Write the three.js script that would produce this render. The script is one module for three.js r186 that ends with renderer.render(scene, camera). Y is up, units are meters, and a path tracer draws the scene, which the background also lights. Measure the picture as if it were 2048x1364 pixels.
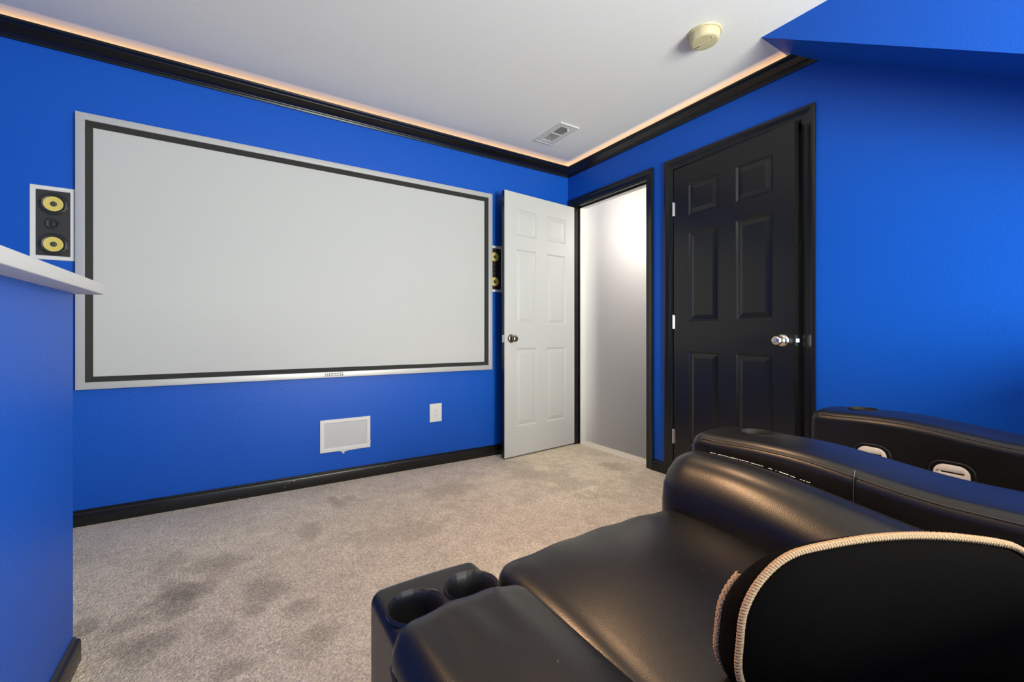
import * as THREE from 'three';
import { mergeGeometries, mergeVertices, toCreasedNormals } from 'three/addons/utils/BufferGeometryUtils.js';
import { RoundedBoxGeometry } from 'three/addons/geometries/RoundedBoxGeometry.js';
import { RectAreaLightUniformsLib } from 'three/addons/lights/RectAreaLightUniformsLib.js';
import { Brush, Evaluator, SUBTRACTION } from 'three-bvh-csg';

// ---------------------------------------------------------------- camera, sky, light, exposure
RectAreaLightUniformsLib.init();
const scene = new THREE.Scene();
const renderer = new THREE.WebGLRenderer({ antialias: true });
renderer.toneMapping = THREE.LinearToneMapping;
renderer.toneMappingExposure = 1.0;
renderer.shadowMap.enabled = true;
const CEIL = 2.40;
const YAW = THREE.MathUtils.degToRad(32.5);
const CAM = [-2.465, 0.945, 2.953];
const camera = new THREE.PerspectiveCamera(THREE.MathUtils.radToDeg(2 * Math.atan(682 / 868)), 2048 / 1364, 0.02, 60);
camera.position.set(...CAM);
camera.lookAt(CAM[0] + Math.sin(YAW), CAM[1], CAM[2] - Math.cos(YAW));
camera.setViewOffset(2048, 1364, 0, 13, 2048, 1364);
scene.background = new THREE.Color().setRGB(1.6, 1.8, 2.1);          // overcast sky outside the window behind the seats

// daylight from the unseen window behind the seats, lights the whole room
const WIN = { x0: -1.7, x1: -0.7, y0: 0.52, y1: 1.70, z: 5.0 };
const daylight = new THREE.RectAreaLight(new THREE.Color().setRGB(0.985, 1.0, 0.85), 63, WIN.x1 - WIN.x0, WIN.y1 - WIN.y0);
daylight.position.set((WIN.x0 + WIN.x1) / 2, (WIN.y0 + WIN.y1) / 2, WIN.z - 0.03);
daylight.lookAt(daylight.position.x, daylight.position.y, 0);
scene.add(daylight);

// ---------------------------------------------------------------- helpers
let seed = 7;
const rnd = () => { seed = (seed * 1664525 + 1013904223) >>> 0; return seed / 4294967296; };
const used = new Map();
function numbered(name) {
  const n = used.get(name) || 0; used.set(name, n + 1);
  return n ? name + '_' + String(n).padStart(3, '0') : name;
}
function tag(o, label, category, kind, group) {
  o.userData.label = label; o.userData.category = category;
  if (kind) o.userData.kind = kind;
  if (group) o.userData.group = group;
  return o;
}
const shade = (m) => { m.castShadow = true; m.receiveShadow = true; return m; };
function part(name, geo, mat, parent, label) {
  const m = shade(new THREE.Mesh(geo, mat)); m.name = name; parent.add(m);
  if (label) m.userData.label = label;
  return m;
}
function thing(name, label, category, pos = [0, 0, 0], turn = 0, kind, group) {
  const g = new THREE.Group(); g.name = numbered(name); g.position.set(...pos); g.rotation.y = turn; scene.add(g);
  return tag(g, label, category, kind, group);
}
function single(name, geo, mat, label, category, kind, group) {
  const m = shade(new THREE.Mesh(geo, mat)); m.name = numbered(name); scene.add(m);
  return tag(m, label, category, kind, group);
}
// texture coordinates in metres, taken from the axis each triangle faces
function uvMetres(g) {
  const geo = g.index ? g.toNonIndexed() : g, p = geo.attributes.position, uv = new Float32Array(p.count * 2);
  const a = new THREE.Vector3(), b = new THREE.Vector3(), c = new THREE.Vector3();
  for (let i = 0; i < p.count; i += 3) {
    a.fromBufferAttribute(p, i); b.fromBufferAttribute(p, i + 1); c.fromBufferAttribute(p, i + 2);
    const n = b.clone().sub(a).cross(c.clone().sub(a)), x = Math.abs(n.x), y = Math.abs(n.y), z = Math.abs(n.z);
    [a, b, c].forEach((v, k) => {
      const s = y >= x && y >= z ? [v.x, v.z] : x >= z ? [v.z, v.y] : [v.x, v.y];
      uv[(i + k) * 2] = s[0]; uv[(i + k) * 2 + 1] = s[1];
    });
  }
  geo.setAttribute('uv', new THREE.BufferAttribute(uv, 2));
  return geo;
}
function clean(g) { const o = new THREE.BufferGeometry(); o.setAttribute('position', g.attributes.position); if (g.index) o.setIndex(g.index); return o; }
function smooth(g) { const m = mergeVertices(clean(g), 1e-5); m.computeVertexNormals(); return uvMetres(m); }
function hard(g, angle = 0.5) { const m = mergeVertices(clean(g), 1e-6); return uvMetres(toCreasedNormals(m, angle)); }
function box(x0, x1, y0, y1, z0, z1, r = 0) {
  const w = x1 - x0, h = y1 - y0, d = z1 - z0;
  const g = r ? new RoundedBoxGeometry(w, h, d, 2, Math.min(r, w / 2.01, h / 2.01, d / 2.01)) : new THREE.BoxGeometry(w, h, d);
  g.translate((x0 + x1) / 2, (y0 + y1) / 2, (z0 + z1) / 2);
  const u = uvMetres(g); u.deleteAttribute('uv1'); return u;
}
const join = (list) => mergeGeometries(list.map((g) => { const n = g.index ? g.toNonIndexed() : g; for (const k of Object.keys(n.attributes)) if (!['position', 'normal', 'uv'].includes(k)) n.deleteAttribute(k); return n; }));
// a moulding: profile points (a out, b up) carried from P along L; ends mitred by m0, m1 (metres of run per metre of a)
function moulding(profile, P, A, B, L, m0 = 0, m1 = 0, angle = 0.6) {
  const v = (t) => new THREE.Vector3(...t), p = v(P), a = v(A), b = v(B), l = v(L), len = l.length(), d = l.clone().normalize(), n = profile.length, pos = [];
  const at = (q, e) => p.clone().addScaledVector(a, q[0]).addScaledVector(b, q[1]).addScaledVector(d, e ? len + m1 * q[0] : m0 * q[0]);
  const flip = new THREE.Vector3().crossVectors(a, b).dot(d) < 0;
  const tri = (x, y, z) => { for (const k of flip ? [x, z, y] : [x, y, z]) pos.push(k.x, k.y, k.z); };
  for (let i = 0; i < n; i++) {
    const q = profile[i], r = profile[(i + 1) % n];
    tri(at(q, 0), at(r, 0), at(r, 1)); tri(at(q, 0), at(r, 1), at(q, 1));
  }
  const faces = THREE.ShapeUtils.triangulateShape(profile.map((q) => new THREE.Vector2(q[0], q[1])), []);
  let area = 0; profile.forEach((q, i) => { const r = profile[(i + 1) % n]; area += q[0] * r[1] - r[0] * q[1]; });
  for (const [i, j, k] of faces) { tri(at(profile[i], 0), at(profile[k], 0), at(profile[j], 0)); tri(at(profile[i], 1), at(profile[j], 1), at(profile[k], 1)); }
  const g = new THREE.BufferGeometry(); g.setAttribute('position', new THREE.Float32BufferAttribute(pos, 3));
  if (area < 0) { const q = g.attributes.position.array; for (let i = 0; i < q.length; i += 9) for (let k = 0; k < 3; k++) { const t = q[i + 3 + k]; q[i + 3 + k] = q[i + 6 + k]; q[i + 6 + k] = t; } }
  return hard(g, angle);
}
const lathe = (pts, n = 32) => { const g = new THREE.LatheGeometry(pts.map((q) => new THREE.Vector2(q[0], q[1])), n); return hard(g, 0.7); };
function loft(rings, capStart = true, capEnd = true) {
  const n = rings[0].length, pos = [], idx = [];
  rings.forEach((r) => r.forEach((p) => pos.push(p.x, p.y, p.z)));
  for (let i = 0; i < rings.length - 1; i++) for (let j = 0; j < n; j++) {
    const a = i * n + j, b = i * n + (j + 1) % n, c = a + n, d = b + n;
    idx.push(a, b, d, a, d, c);
  }
  const cap = (i, rev) => {
    const c = new THREE.Vector3(); rings[i].forEach((p) => c.add(p)); c.divideScalar(n);
    const k = pos.length / 3; pos.push(c.x, c.y, c.z);
    for (let j = 0; j < n; j++) { const a = i * n + j, b = i * n + (j + 1) % n; rev ? idx.push(k, b, a) : idx.push(k, a, b); }
  };
  if (capStart) cap(0, true);
  if (capEnd) cap(rings.length - 1, false);
  const g = new THREE.BufferGeometry(); g.setAttribute('position', new THREE.Float32BufferAttribute(pos, 3)); g.setIndex(idx);
  return g;
}
// rounded rectangle, counter-clockwise, as 2D points
function roundRect(x0, x1, y0, y1, r, k = 6, edge = 6) {
  r = Math.max(1e-4, Math.min(r, (x1 - x0) / 2 - 1e-4, (y1 - y0) / 2 - 1e-4));
  const out = [], c = [[x1 - r, y1 - r, 0], [x0 + r, y1 - r, 1], [x0 + r, y0 + r, 2], [x1 - r, y0 + r, 3]];
  c.forEach(([cx, cy, q], i) => {
    for (let j = 0; j <= k; j++) { const t = (q + j / k) * Math.PI / 2; out.push([cx + r * Math.cos(t), cy + r * Math.sin(t)]); }
    const nx = c[(i + 1) % 4], t = (nx[2]) * Math.PI / 2, ex = nx[0] + r * Math.cos(t), ey = nx[1] + r * Math.sin(t), s = out[out.length - 1];
    for (let j = 1; j < edge; j++) out.push([s[0] + (ex - s[0]) * j / edge, s[1] + (ey - s[1]) * j / edge]);
  });
  return out;
}
// a soft block: box with rounded edges of radius r, then bent by f(point, halfSizes)
function softBlock(w, h, d, r, f, seg = [28, 10, 32]) {
  const g = new THREE.BoxGeometry(w, h, d, ...seg), p = g.attributes.position, v = new THREE.Vector3(), c = new THREE.Vector3();
  for (let i = 0; i < p.count; i++) {
    v.fromBufferAttribute(p, i);
    c.set(THREE.MathUtils.clamp(v.x, -w / 2 + r, w / 2 - r), THREE.MathUtils.clamp(v.y, -h / 2 + r, h / 2 - r), THREE.MathUtils.clamp(v.z, -d / 2 + r, d / 2 - r));
    const q = v.clone().sub(c); if (q.lengthSq() > 0) v.copy(c).addScaledVector(q.normalize(), r);
    if (f) f(v, w / 2, h / 2, d / 2);
    p.setXYZ(i, v.x, v.y, v.z);
  }
  return smooth(g);
}
const evaluator = new Evaluator(); evaluator.attributes = ['position', 'normal', 'uv'];
function cut(geo, ...tools) {
  let b = new Brush(geo); b.updateMatrixWorld();
  for (const t of tools) { const q = new Brush(t); q.updateMatrixWorld(); b = evaluator.evaluate(b, q, SUBTRACTION); }
  const g = b.geometry; g.clearGroups(); return g;
}

// ---------------------------------------------------------------- textures
function noiseGrid(n) { const a = new Float32Array(n * n); for (let i = 0; i < a.length; i++) a[i] = rnd(); return { n, a }; }
function sample(g, x, y) {                                             // tiling value noise
  const n = g.n, xi = Math.floor(x), yi = Math.floor(y), fx = x - xi, fy = y - yi, u = fx * fx * (3 - 2 * fx), w = fy * fy * (3 - 2 * fy);
  const at = (i, j) => g.a[((j % n + n) % n) * n + ((i % n + n) % n)];
  return (at(xi, yi) * (1 - u) + at(xi + 1, yi) * u) * (1 - w) + (at(xi, yi + 1) * (1 - u) + at(xi + 1, yi + 1) * u) * w;
}
function texture(n, f, color = false, m = n) {
  const d = new Uint8Array(n * m * 4);
  for (let j = 0; j < m; j++) for (let i = 0; i < n; i++) {
    const c = f(i / n, j / m, i, j), k = (j * n + i) * 4;
    for (let q = 0; q < 3; q++) d[k + q] = THREE.MathUtils.clamp(Math.round(255 * (Array.isArray(c) ? c[q] : c)), 0, 255);
    d[k + 3] = 255;
  }
  const t = new THREE.DataTexture(d, n, m); t.wrapS = t.wrapT = THREE.RepeatWrapping; t.magFilter = THREE.LinearFilter; t.minFilter = THREE.LinearMipmapLinearFilter; t.generateMipmaps = true;
  if (color) t.colorSpace = THREE.SRGBColorSpace;
  t.needsUpdate = true; return t;
}
const G8 = noiseGrid(8), G16 = noiseGrid(16), G32 = noiseGrid(32), G64 = noiseGrid(64), G128 = noiseGrid(128), G256 = noiseGrid(256);
const paintBump = texture(512, (u, v) => 0.5 * sample(G64, u * 64, v * 64) + 0.3 * sample(G128, u * 128, v * 128) + 0.2 * sample(G32, u * 32, v * 32));
paintBump.repeat.set(4, 4);
// leather grain: rounded cells between creases
const cells = []; for (let j = 0; j < 40; j++) for (let i = 0; i < 40; i++) cells.push([(i + rnd()) / 40, (j + rnd()) / 40]);
const leatherBump = texture(512, (u, v) => {
  const ci = Math.floor(u * 40), cj = Math.floor(v * 40); let a = 9, b = 9;
  for (let dj = -1; dj <= 1; dj++) for (let di = -1; di <= 1; di++) {
    const q = cells[((cj + dj + 40) % 40) * 40 + (ci + di + 40) % 40];
    let dx = Math.abs(q[0] - u), dy = Math.abs(q[1] - v); dx = Math.min(dx, 1 - dx); dy = Math.min(dy, 1 - dy);
    const d = Math.hypot(dx, dy) * 40; if (d < a) { b = a; a = d; } else if (d < b) b = d;
  }
  return Math.min(1, (b - a) * 1.6) * 0.7 + 0.3 * sample(G64, u * 64, v * 64);
});
leatherBump.repeat.set(7, 7);
// leather colour: near-black hide with pale dust specks and scuffs
const specks = []; for (let i = 0; i < 90; i++) specks.push([rnd(), rnd(), 0.0006 + 0.0022 * rnd() * rnd(), 0.25 + 0.55 * rnd(), rnd() * 3]);
const leatherMap = texture(1024, (u, v) => {
  const m = sample(G16, u * 16, v * 16), f = sample(G256, u * 256, v * 256);
  let s = 0.080 + 0.02 * (m - 0.5) + 0.012 * (f - 0.5), w = 0;
  for (const q of specks) { const dx = u - q[0], dy = v - q[1]; if (Math.abs(dx) < 0.008 && Math.abs(dy) < 0.008) { const c = Math.cos(q[4]), e = Math.sin(q[4]); const d = Math.hypot(dx * c + dy * e, 2.2 * (dy * c - dx * e)); if (d < q[2] * 1.5) w = Math.max(w, q[3] * (1 - d / (q[2] * 1.5))); } }
  return [s * 1.03 + 0.45 * w, s * 1.0 + 0.45 * w, s * 0.95 + 0.44 * w];
}, true);
// carpet: 4.6 m square of cut pile, with trodden stains where the photograph shows them (x, z, radius x, radius z, strength)
const FX0 = -4.4, FZ0 = 0, FS = 5.0;
const stains = [[-2.61, 1.01, 0.072, 0.101, 0.70], [-2.64, 1.09, 0.077, 0.056, 0.60], [-2.60, 0.94, 0.026, 0.041, 0.60], [-2.69, 1.23, 0.061, 0.052, 0.50], [-2.75, 1.08, 0.066, 0.047, 0.45], [-2.88, 1.03, 0.035, 0.055, 0.60], [-2.49, 1.28, 0.042, 0.053, 0.50], [-2.52, 0.79, 0.062, 0.089, 0.45], [-2.41, 1.23, 0.044, 0.051, 0.45], [-2.28, 1.28, 0.038, 0.044, 0.40], [-2.24, 1.47, 0.035, 0.042, 0.40], [-2.37, 1.11, 0.074, 0.067, 0.40], [-1.99, 0.36, 0.039, 0.081, 0.45], [-1.91, 0.33, 0.041, 0.068, 0.35], [-2.47, 1.50, 0.042, 0.036, 0.45], [-2.71, 0.64, 0.084, 0.075, 0.25], [-2.16, 0.66, 0.039, 0.073, 0.35], [-2.31, 1.51, 0.075, 0.048, 0.20], [-1.94, 0.92, 0.092, 0.096, 0.20], [-1.38, 0.56, 0.150, 0.122, 0.25], [-0.74, 0.59, 0.202, 0.153, 0.30], [-0.85, 0.26, 0.145, 0.125, 0.25], [-0.70, 0.90, 0.154, 0.130, 0.30], [-0.19, 0.75, 0.085, 0.098, 0.35], [-1.75, 0.92, 0.121, 0.092, 0.20], [-1.07, 0.90, 0.114, 0.077, 0.20], [-0.07, 0.36, 0.120, 0.092, 0.20]];
const carpetMap = texture(2048, (u, v) => {
  const x = FX0 + u * FS, z = FZ0 + v * FS;
  const big = sample(G8, x * 1.6 + 3, z * 1.6), mid = sample(G32, x * 6.3, z * 6.3), sm = sample(G128, x * 22, z * 22), tuft = sample(G256, x * 190, z * 190), fine = rnd();
  let d = 0;
  for (const [sx, sz, rx, rz, k] of stains) { const q = Math.hypot((x - sx) / rx, (z - sz) / rz) + 1.1 * (mid - 0.5) + 1.1 * (sm - 0.5); if (q < 1.5) d = Math.max(d, k * Math.min(1, (1.5 - q) / 1.0) * (0.5 + 1.0 * sm)); }
  const l = 0.835 + 0.04 * (big - 0.5) + 0.035 * (mid - 0.5) + 0.06 * (sm - 0.5) + 0.20 * (tuft - 0.5) + 0.12 * (fine - 0.5);
  const k = l * (1 - 0.34 * d);
  return [k * 1.03, k * 0.965, k * 0.855 - 0.01 * d];
}, true);
carpetMap.wrapS = carpetMap.wrapT = THREE.ClampToEdgeWrapping;
carpetMap.anisotropy = 8;
const carpetBump = texture(1024, (u, v) => 0.65 * sample(G128, u * 128, v * 128) + 0.35 * sample(G256, u * 256, v * 256));
carpetBump.wrapS = carpetBump.wrapT = THREE.RepeatWrapping; carpetBump.repeat.set(8, 8);
const fuzz = texture(512, (u, v) => 0.6 * sample(G256, u * 256, v * 256) + 0.4 * rnd()); fuzz.repeat.set(6, 6);

// ---------------------------------------------------------------- materials
const rgb = (r, g, b) => new THREE.Color().setRGB(r, g, b);
const mat = (c, roughness, o = {}) => new THREE.MeshPhysicalMaterial({ color: rgb(...c), roughness, ...o });
const M = {
  blue: mat([0.004, 0.082, 0.47], 0.42, { specularIntensity: 0.5, bumpMap: paintBump, bumpScale: 0.0005 }),
  ceiling: mat([0.78, 0.78, 0.775], 0.9, { bumpMap: paintBump, bumpScale: 0.0004 }),
  hall: mat([0.70, 0.69, 0.675], 0.7, { bumpMap: paintBump, bumpScale: 0.0003 }),
  black: mat([0.007, 0.0069, 0.0065], 0.27, { specularIntensity: 0.9, bumpMap: paintBump, bumpScale: 0.00012 }),
  white: mat([0.50, 0.50, 0.495], 0.4),
  cream: mat([0.78, 0.70, 0.60], 0.6),
  screen: mat([0.475, 0.475, 0.47], 0.75),
  velvet: mat([0.022, 0.022, 0.021], 0.85),
  silver: mat([0.50, 0.50, 0.50], 0.34, { metalness: 0.35 }),
  plate: mat([0.33, 0.33, 0.33], 0.5),
  plastic: mat([0.66, 0.655, 0.64], 0.45),
  gray: mat([0.50, 0.50, 0.515], 0.6),
  baffle: mat([0.018, 0.018, 0.018], 0.6),
  rubber: mat([0.010, 0.010, 0.010], 0.45),
  kevlar: mat([0.62, 0.50, 0.12], 0.55),
  dust: mat([0.05, 0.045, 0.03], 0.5),
  yellowed: mat([0.56, 0.50, 0.31], 0.45),
  duct: mat([0.42, 0.43, 0.43], 0.5, { metalness: 0.6 }),
  armCup: mat([0.010, 0.010, 0.0095], 0.7, { specularIntensity: 0.5 }),
  slot: mat([0.03, 0.03, 0.028], 0.7),
  nickel: mat([0.72, 0.66, 0.56], 0.22, { metalness: 1 }),
  brass: mat([0.28, 0.25, 0.19], 0.25, { metalness: 1 }),
  steel: mat([0.66, 0.66, 0.64], 0.3, { metalness: 1 }),
  ledge: mat([0.60, 0.59, 0.575], 0.45),
  wood: mat([0.42, 0.28, 0.18], 0.6),
  carpet: new THREE.MeshStandardMaterial({ map: carpetMap, roughness: 1, bumpMap: carpetBump, bumpScale: 0.006 }),
  leather: new THREE.MeshPhysicalMaterial({ map: leatherMap, roughness: 0.32, specularIntensity: 0.8, bumpMap: leatherBump, bumpScale: 0.00007 }),
  seam: mat([0.010, 0.010, 0.010], 0.5),
  cup: mat([0.014, 0.0135, 0.013], 0.42),
  worn: mat([0.62, 0.60, 0.56], 0.8),
  bracket: mat([0.66, 0.60, 0.53], 0.5),
  pillow: new THREE.MeshPhysicalMaterial({ color: rgb(0.0034, 0.0028, 0.0025), roughness: 0.95, specularIntensity: 0.12, bumpMap: fuzz, bumpScale: 0.0007 }),
  cord: mat([0.40, 0.27, 0.15], 0.8),
  cordFray: mat([0.42, 0.28, 0.17], 0.9, { bumpMap: fuzz, bumpScale: 0.002 }),
  glass: new THREE.MeshPhysicalMaterial({ color: 0xffffff, roughness: 0.02, transmission: 1, thickness: 0 }),
  warmGlow: new THREE.MeshStandardMaterial({ color: 0x222222, emissive: rgb(1, 0.62, 0.3), emissiveIntensity: 2.0 }),
  lampGlow: new THREE.MeshStandardMaterial({ color: 0x222222, emissive: rgb(1, 0.86, 0.68), emissiveIntensity: 3.0 }),
};

// ---------------------------------------------------------------- the room shell
const ROOM = { x0: -4.2, z1: WIN.z };
const T = 0.115;                                                       // partition thickness
// floor
{
  const g = new THREE.PlaneGeometry(1, 1); g.rotateX(-Math.PI / 2);
  const f = box(ROOM.x0 - T, 0.042, -0.1, 0, -T, ROOM.z1 + T), p = f.attributes.position, uv = f.attributes.uv;
  for (let i = 0; i < p.count; i++) uv.setXY(i, (p.getX(i) - FX0) / FS, (p.getZ(i) - FZ0) / FS);
  single('floor', f, M.carpet, 'beige cut pile carpet with darker trodden stains', 'floor', 'structure');
}
const VENT = { x0: -0.5475, x1: -0.4665, z0: 0.361, z1: 0.585 };          // duct opening behind the air register
single('ceiling', join([
  box(ROOM.x0 - T, VENT.x0, CEIL, CEIL + 0.12, -T, ROOM.z1 + T), box(VENT.x1, T, CEIL, CEIL + 0.12, -T, ROOM.z1 + T),
  box(VENT.x0, VENT.x1, CEIL, CEIL + 0.12, -T, VENT.z0), box(VENT.x0, VENT.x1, CEIL, CEIL + 0.12, VENT.z1, ROOM.z1 + T),
]), M.ceiling, 'flat matte white ceiling above the black crown moulding', 'ceiling', 'structure');
single('wall_front', box(ROOM.x0 - T, 0, 0, CEIL, -T, 0), M.blue, 'cobalt blue wall behind the projection screen', 'wall', 'structure');
// right wall with two door openings
const D1 = { z0: 0.095, z1: 0.862, top: 2.043 }, D2 = { z0: 1.092, z1: 1.866, top: 2.043 };
single('wall_right', join([
  box(0, T, 0, CEIL, -T, D1.z0 - 0.018), box(0, T, D1.top + 0.018, CEIL, D1.z0 - 0.018, D1.z1 + 0.018), box(0, T, 0, CEIL, D1.z1 + 0.018, D2.z0 - 0.018),
  box(0, T, D2.top + 0.018, CEIL, D2.z0 - 0.018, D2.z1 + 0.018), box(0, T, 0, CEIL, D2.z1 + 0.018, ROOM.z1 + T),
]), M.blue, 'cobalt blue wall with the two doorways', 'wall', 'structure');
single('wall_left', box(ROOM.x0 - T, ROOM.x0, 0, CEIL, 0, ROOM.z1), M.blue, 'cobalt blue side wall beyond the half wall', 'wall', 'structure');
single('wall_back', join([
  box(ROOM.x0, WIN.x0, 0, CEIL, ROOM.z1, ROOM.z1 + T), box(WIN.x1, 0, 0, CEIL, ROOM.z1, ROOM.z1 + T),
  box(WIN.x0, WIN.x1, 0, WIN.y0, ROOM.z1, ROOM.z1 + T), box(WIN.x0, WIN.x1, WIN.y1, CEIL, ROOM.z1, ROOM.z1 + T),
]), M.blue, 'cobalt blue wall with the window behind the seats', 'wall', 'structure');
// boxed bulkhead along the right wall: underside slopes down towards the back
{
  const z0 = 1.815, sl = 0.64;
  const g = moulding([[z0, CEIL], [ROOM.z1, CEIL - sl * (ROOM.z1 - z0)], [ROOM.z1, CEIL]], [-0.293, 0, 0], [0, 0, 1], [0, 1, 0], [0.293, 0, 0], 0, 0, 0.3);
  single('wall_bulkhead', g, M.blue, 'cobalt blue boxed bulkhead with a sloping underside below the ceiling', 'bulkhead', 'structure');
}
// unseen window behind the seats, out of view, lights the room
{
  const w = thing('window_1', 'unseen white framed window behind the seats, lighting the room', 'window', [0, 0, 0], 0, 'structure');
  const { x0, x1, y0, y1, z } = WIN, zi = z + 0.03, f = 0.045;
  part('window_frame', join([box(x0, x0 + f, y0, y1, zi, zi + 0.06), box(x1 - f, x1, y0, y1, zi, zi + 0.06), box(x0, x1, y0, y0 + f, zi, zi + 0.06), box(x0, x1, y1 - f, y1, zi, zi + 0.06)]), M.white, w);
  part('meeting_rail', box(x0 + f, x1 - f, (y0 + y1) / 2 - 0.02, (y0 + y1) / 2 + 0.02, zi + 0.01, zi + 0.05), M.white, w);
  part('pane', box(x0 + f, x1 - f, y0 + f, (y0 + y1) / 2 - 0.02, zi + 0.03, zi + 0.032), M.glass, w);
  part('pane', box(x0 + f, x1 - f, (y0 + y1) / 2 + 0.02, y1 - f, zi + 0.03, zi + 0.032), M.glass, w);
}
// half wall beside the stairs, with its ledge
single('wall_half', box(-2.857 - T, -2.857, 0, 1.063, 1.232, ROOM.z1), M.blue, 'cobalt blue half wall under the pale ledge', 'half wall', 'structure');
{
  const s = new THREE.Shape(), x1 = -2.798, x0 = -3.03, z0 = 1.203, r = 0.018;
  s.moveTo(x0, -ROOM.z1); s.lineTo(x1, -ROOM.z1); s.lineTo(x1, -z0 - r); s.quadraticCurveTo(x1, -z0, x1 - r, -z0); s.lineTo(x0 + r, -z0); s.quadraticCurveTo(x0, -z0, x0, -z0 - r); s.lineTo(x0, -ROOM.z1);
  const g = new THREE.ExtrudeGeometry(s, { depth: 0.024, bevelEnabled: true, bevelThickness: 0.004, bevelSize: 0.004, bevelSegments: 3, curveSegments: 8 });
  g.rotateX(-Math.PI / 2); g.translate(0, 1.067, 0);
  single('ledge', hard(g, 0.5), M.ledge, 'pale grey ledge board capping the blue half wall', 'ledge', 'structure');
}
// crown moulding, held below the ceiling with a rope light behind it
const crownProfile = (k) => [[0, 2.318], [0.010, 2.318], [0.012, 2.326], [0.018, 2.329], [0.019, 2.333], [0.026, 2.336], [0.034, 2.340], [0.044, 2.347], [0.054, 2.355], [0.062, 2.360], [0.064, 2.364], [0.072, 2.367], [0.080, 2.370], [0.082, 2.380], [0.078, 2.379], [0.070, 2.3735], [0.064, 2.3705], [0.054, 2.362], [0.04, 2.352], [0.02, 2.343], [0, 2.338]].map(([a, b]) => [a * k, b]);
single('trim_1', moulding(crownProfile(1.05), [ROOM.x0, 0, 0], [0, 0, 1], [0, 1, 0], [-ROOM.x0, 0, 0], 0, -0.8, 0.35), M.black, 'glossy black crown moulding along the screen wall', 'crown moulding', 'structure');
single('trim_2', moulding(crownProfile(0.84), [0, 0, 0], [-1, 0, 0], [0, 1, 0], [0, 0, 1.96], 1.25, 0, 0.35), M.black, 'glossy black crown moulding above the two doors', 'crown moulding', 'structure');
function ropeLight(from, to, out, label) {
  const a = new THREE.Vector3(...from), b = new THREE.Vector3(...to), len = a.distanceTo(b), mid = a.clone().add(b).multiplyScalar(0.5), o = new THREE.Vector3(...out);
  single('rope_light', new THREE.TubeGeometry(new THREE.LineCurve3(a, b), 1, 0.004, 8), M.warmGlow, label, 'rope light');
  const l = new THREE.RectAreaLight(rgb(1, 0.53, 0.23), 21, len, 0.008), dir = o.clone().add(new THREE.Vector3(0, 1, 0)).normalize();
  l.position.copy(mid).addScaledVector(dir, 0.0048); l.up.copy(dir.clone().cross(b.clone().sub(a).normalize())); l.lookAt(l.position.clone().add(dir));
  scene.add(l);
}
ropeLight([ROOM.x0 + 0.02, 2.3505, 0.012], [-0.03, 2.3505, 0.012], [0, 0, 1], 'thin amber rope light behind the crown moulding of the screen wall');
ropeLight([-0.011, 2.3505, 0.03], [-0.011, 2.3505, 1.86], [-1, 0, 0], 'thin amber rope light behind the crown moulding above the doors');
// baseboards
const baseProfile = [[0, 0], [0.014, 0], [0.014, 0.058], [0.011, 0.066], [0.006, 0.070], [0.005, 0.077], [0, 0.078]];
const bbFront = single('baseboard_front', moulding(baseProfile, [ROOM.x0, 0, 0], [0, 0, 1], [0, 1, 0], [-ROOM.x0, 0, 0]), M.black, 'black baseboard along the screen wall', 'baseboard', 'structure');
{
  const chips = [[-2.16, 0.054, 0.003], [-2.168, 0.056, 0.0022], [-2.19, 0.052, 0.002], [-2.214, 0.024, 0.0022], [-1.612, 0.050, 0.0025], [-2.45, 0.004, 0.003], [-1.60, 0.0575, 0.002]].map(([x, y, r]) => { const g = new THREE.SphereGeometry(1, 7, 5); g.scale(r, r * 0.8, 0.0008); g.translate(x, y, 0.0142); return uvMetres(g); });
  const c = part('paint_chips', join(chips), mat([0.6, 0.58, 0.54], 0.8), bbFront, 'tiny pale chips in the black paint'); c.userData.kind = 'stuff';
}
single('baseboard_right', moulding(baseProfile, [0, 0, D1.z1 + 0.066], [-1, 0, 0], [0, 1, 0], [0, 0, D2.z0 - D1.z1 - 0.132]), M.black, 'short black baseboard between the two doorways', 'baseboard', 'structure');
single('baseboard_right', moulding(baseProfile, [0, 0, D2.z1 + 0.068], [-1, 0, 0], [0, 1, 0], [0, 0, ROOM.z1 - D2.z1 - 0.068]), M.black, 'black baseboard behind the leather seats', 'baseboard', 'structure');
single('baseboard_half', join([
  moulding(baseProfile, [-2.857, 0, 1.232], [1, 0, 0], [0, 1, 0], [0, 0, ROOM.z1 - 1.232], -1, 0),
  moulding(baseProfile, [-2.857 - T, 0, 1.232], [0, 0, -1], [0, 1, 0], [T, 0, 0], -1, 1),
]), M.black, 'black baseboard wrapping the end of the blue half wall', 'baseboard', 'structure');
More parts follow.
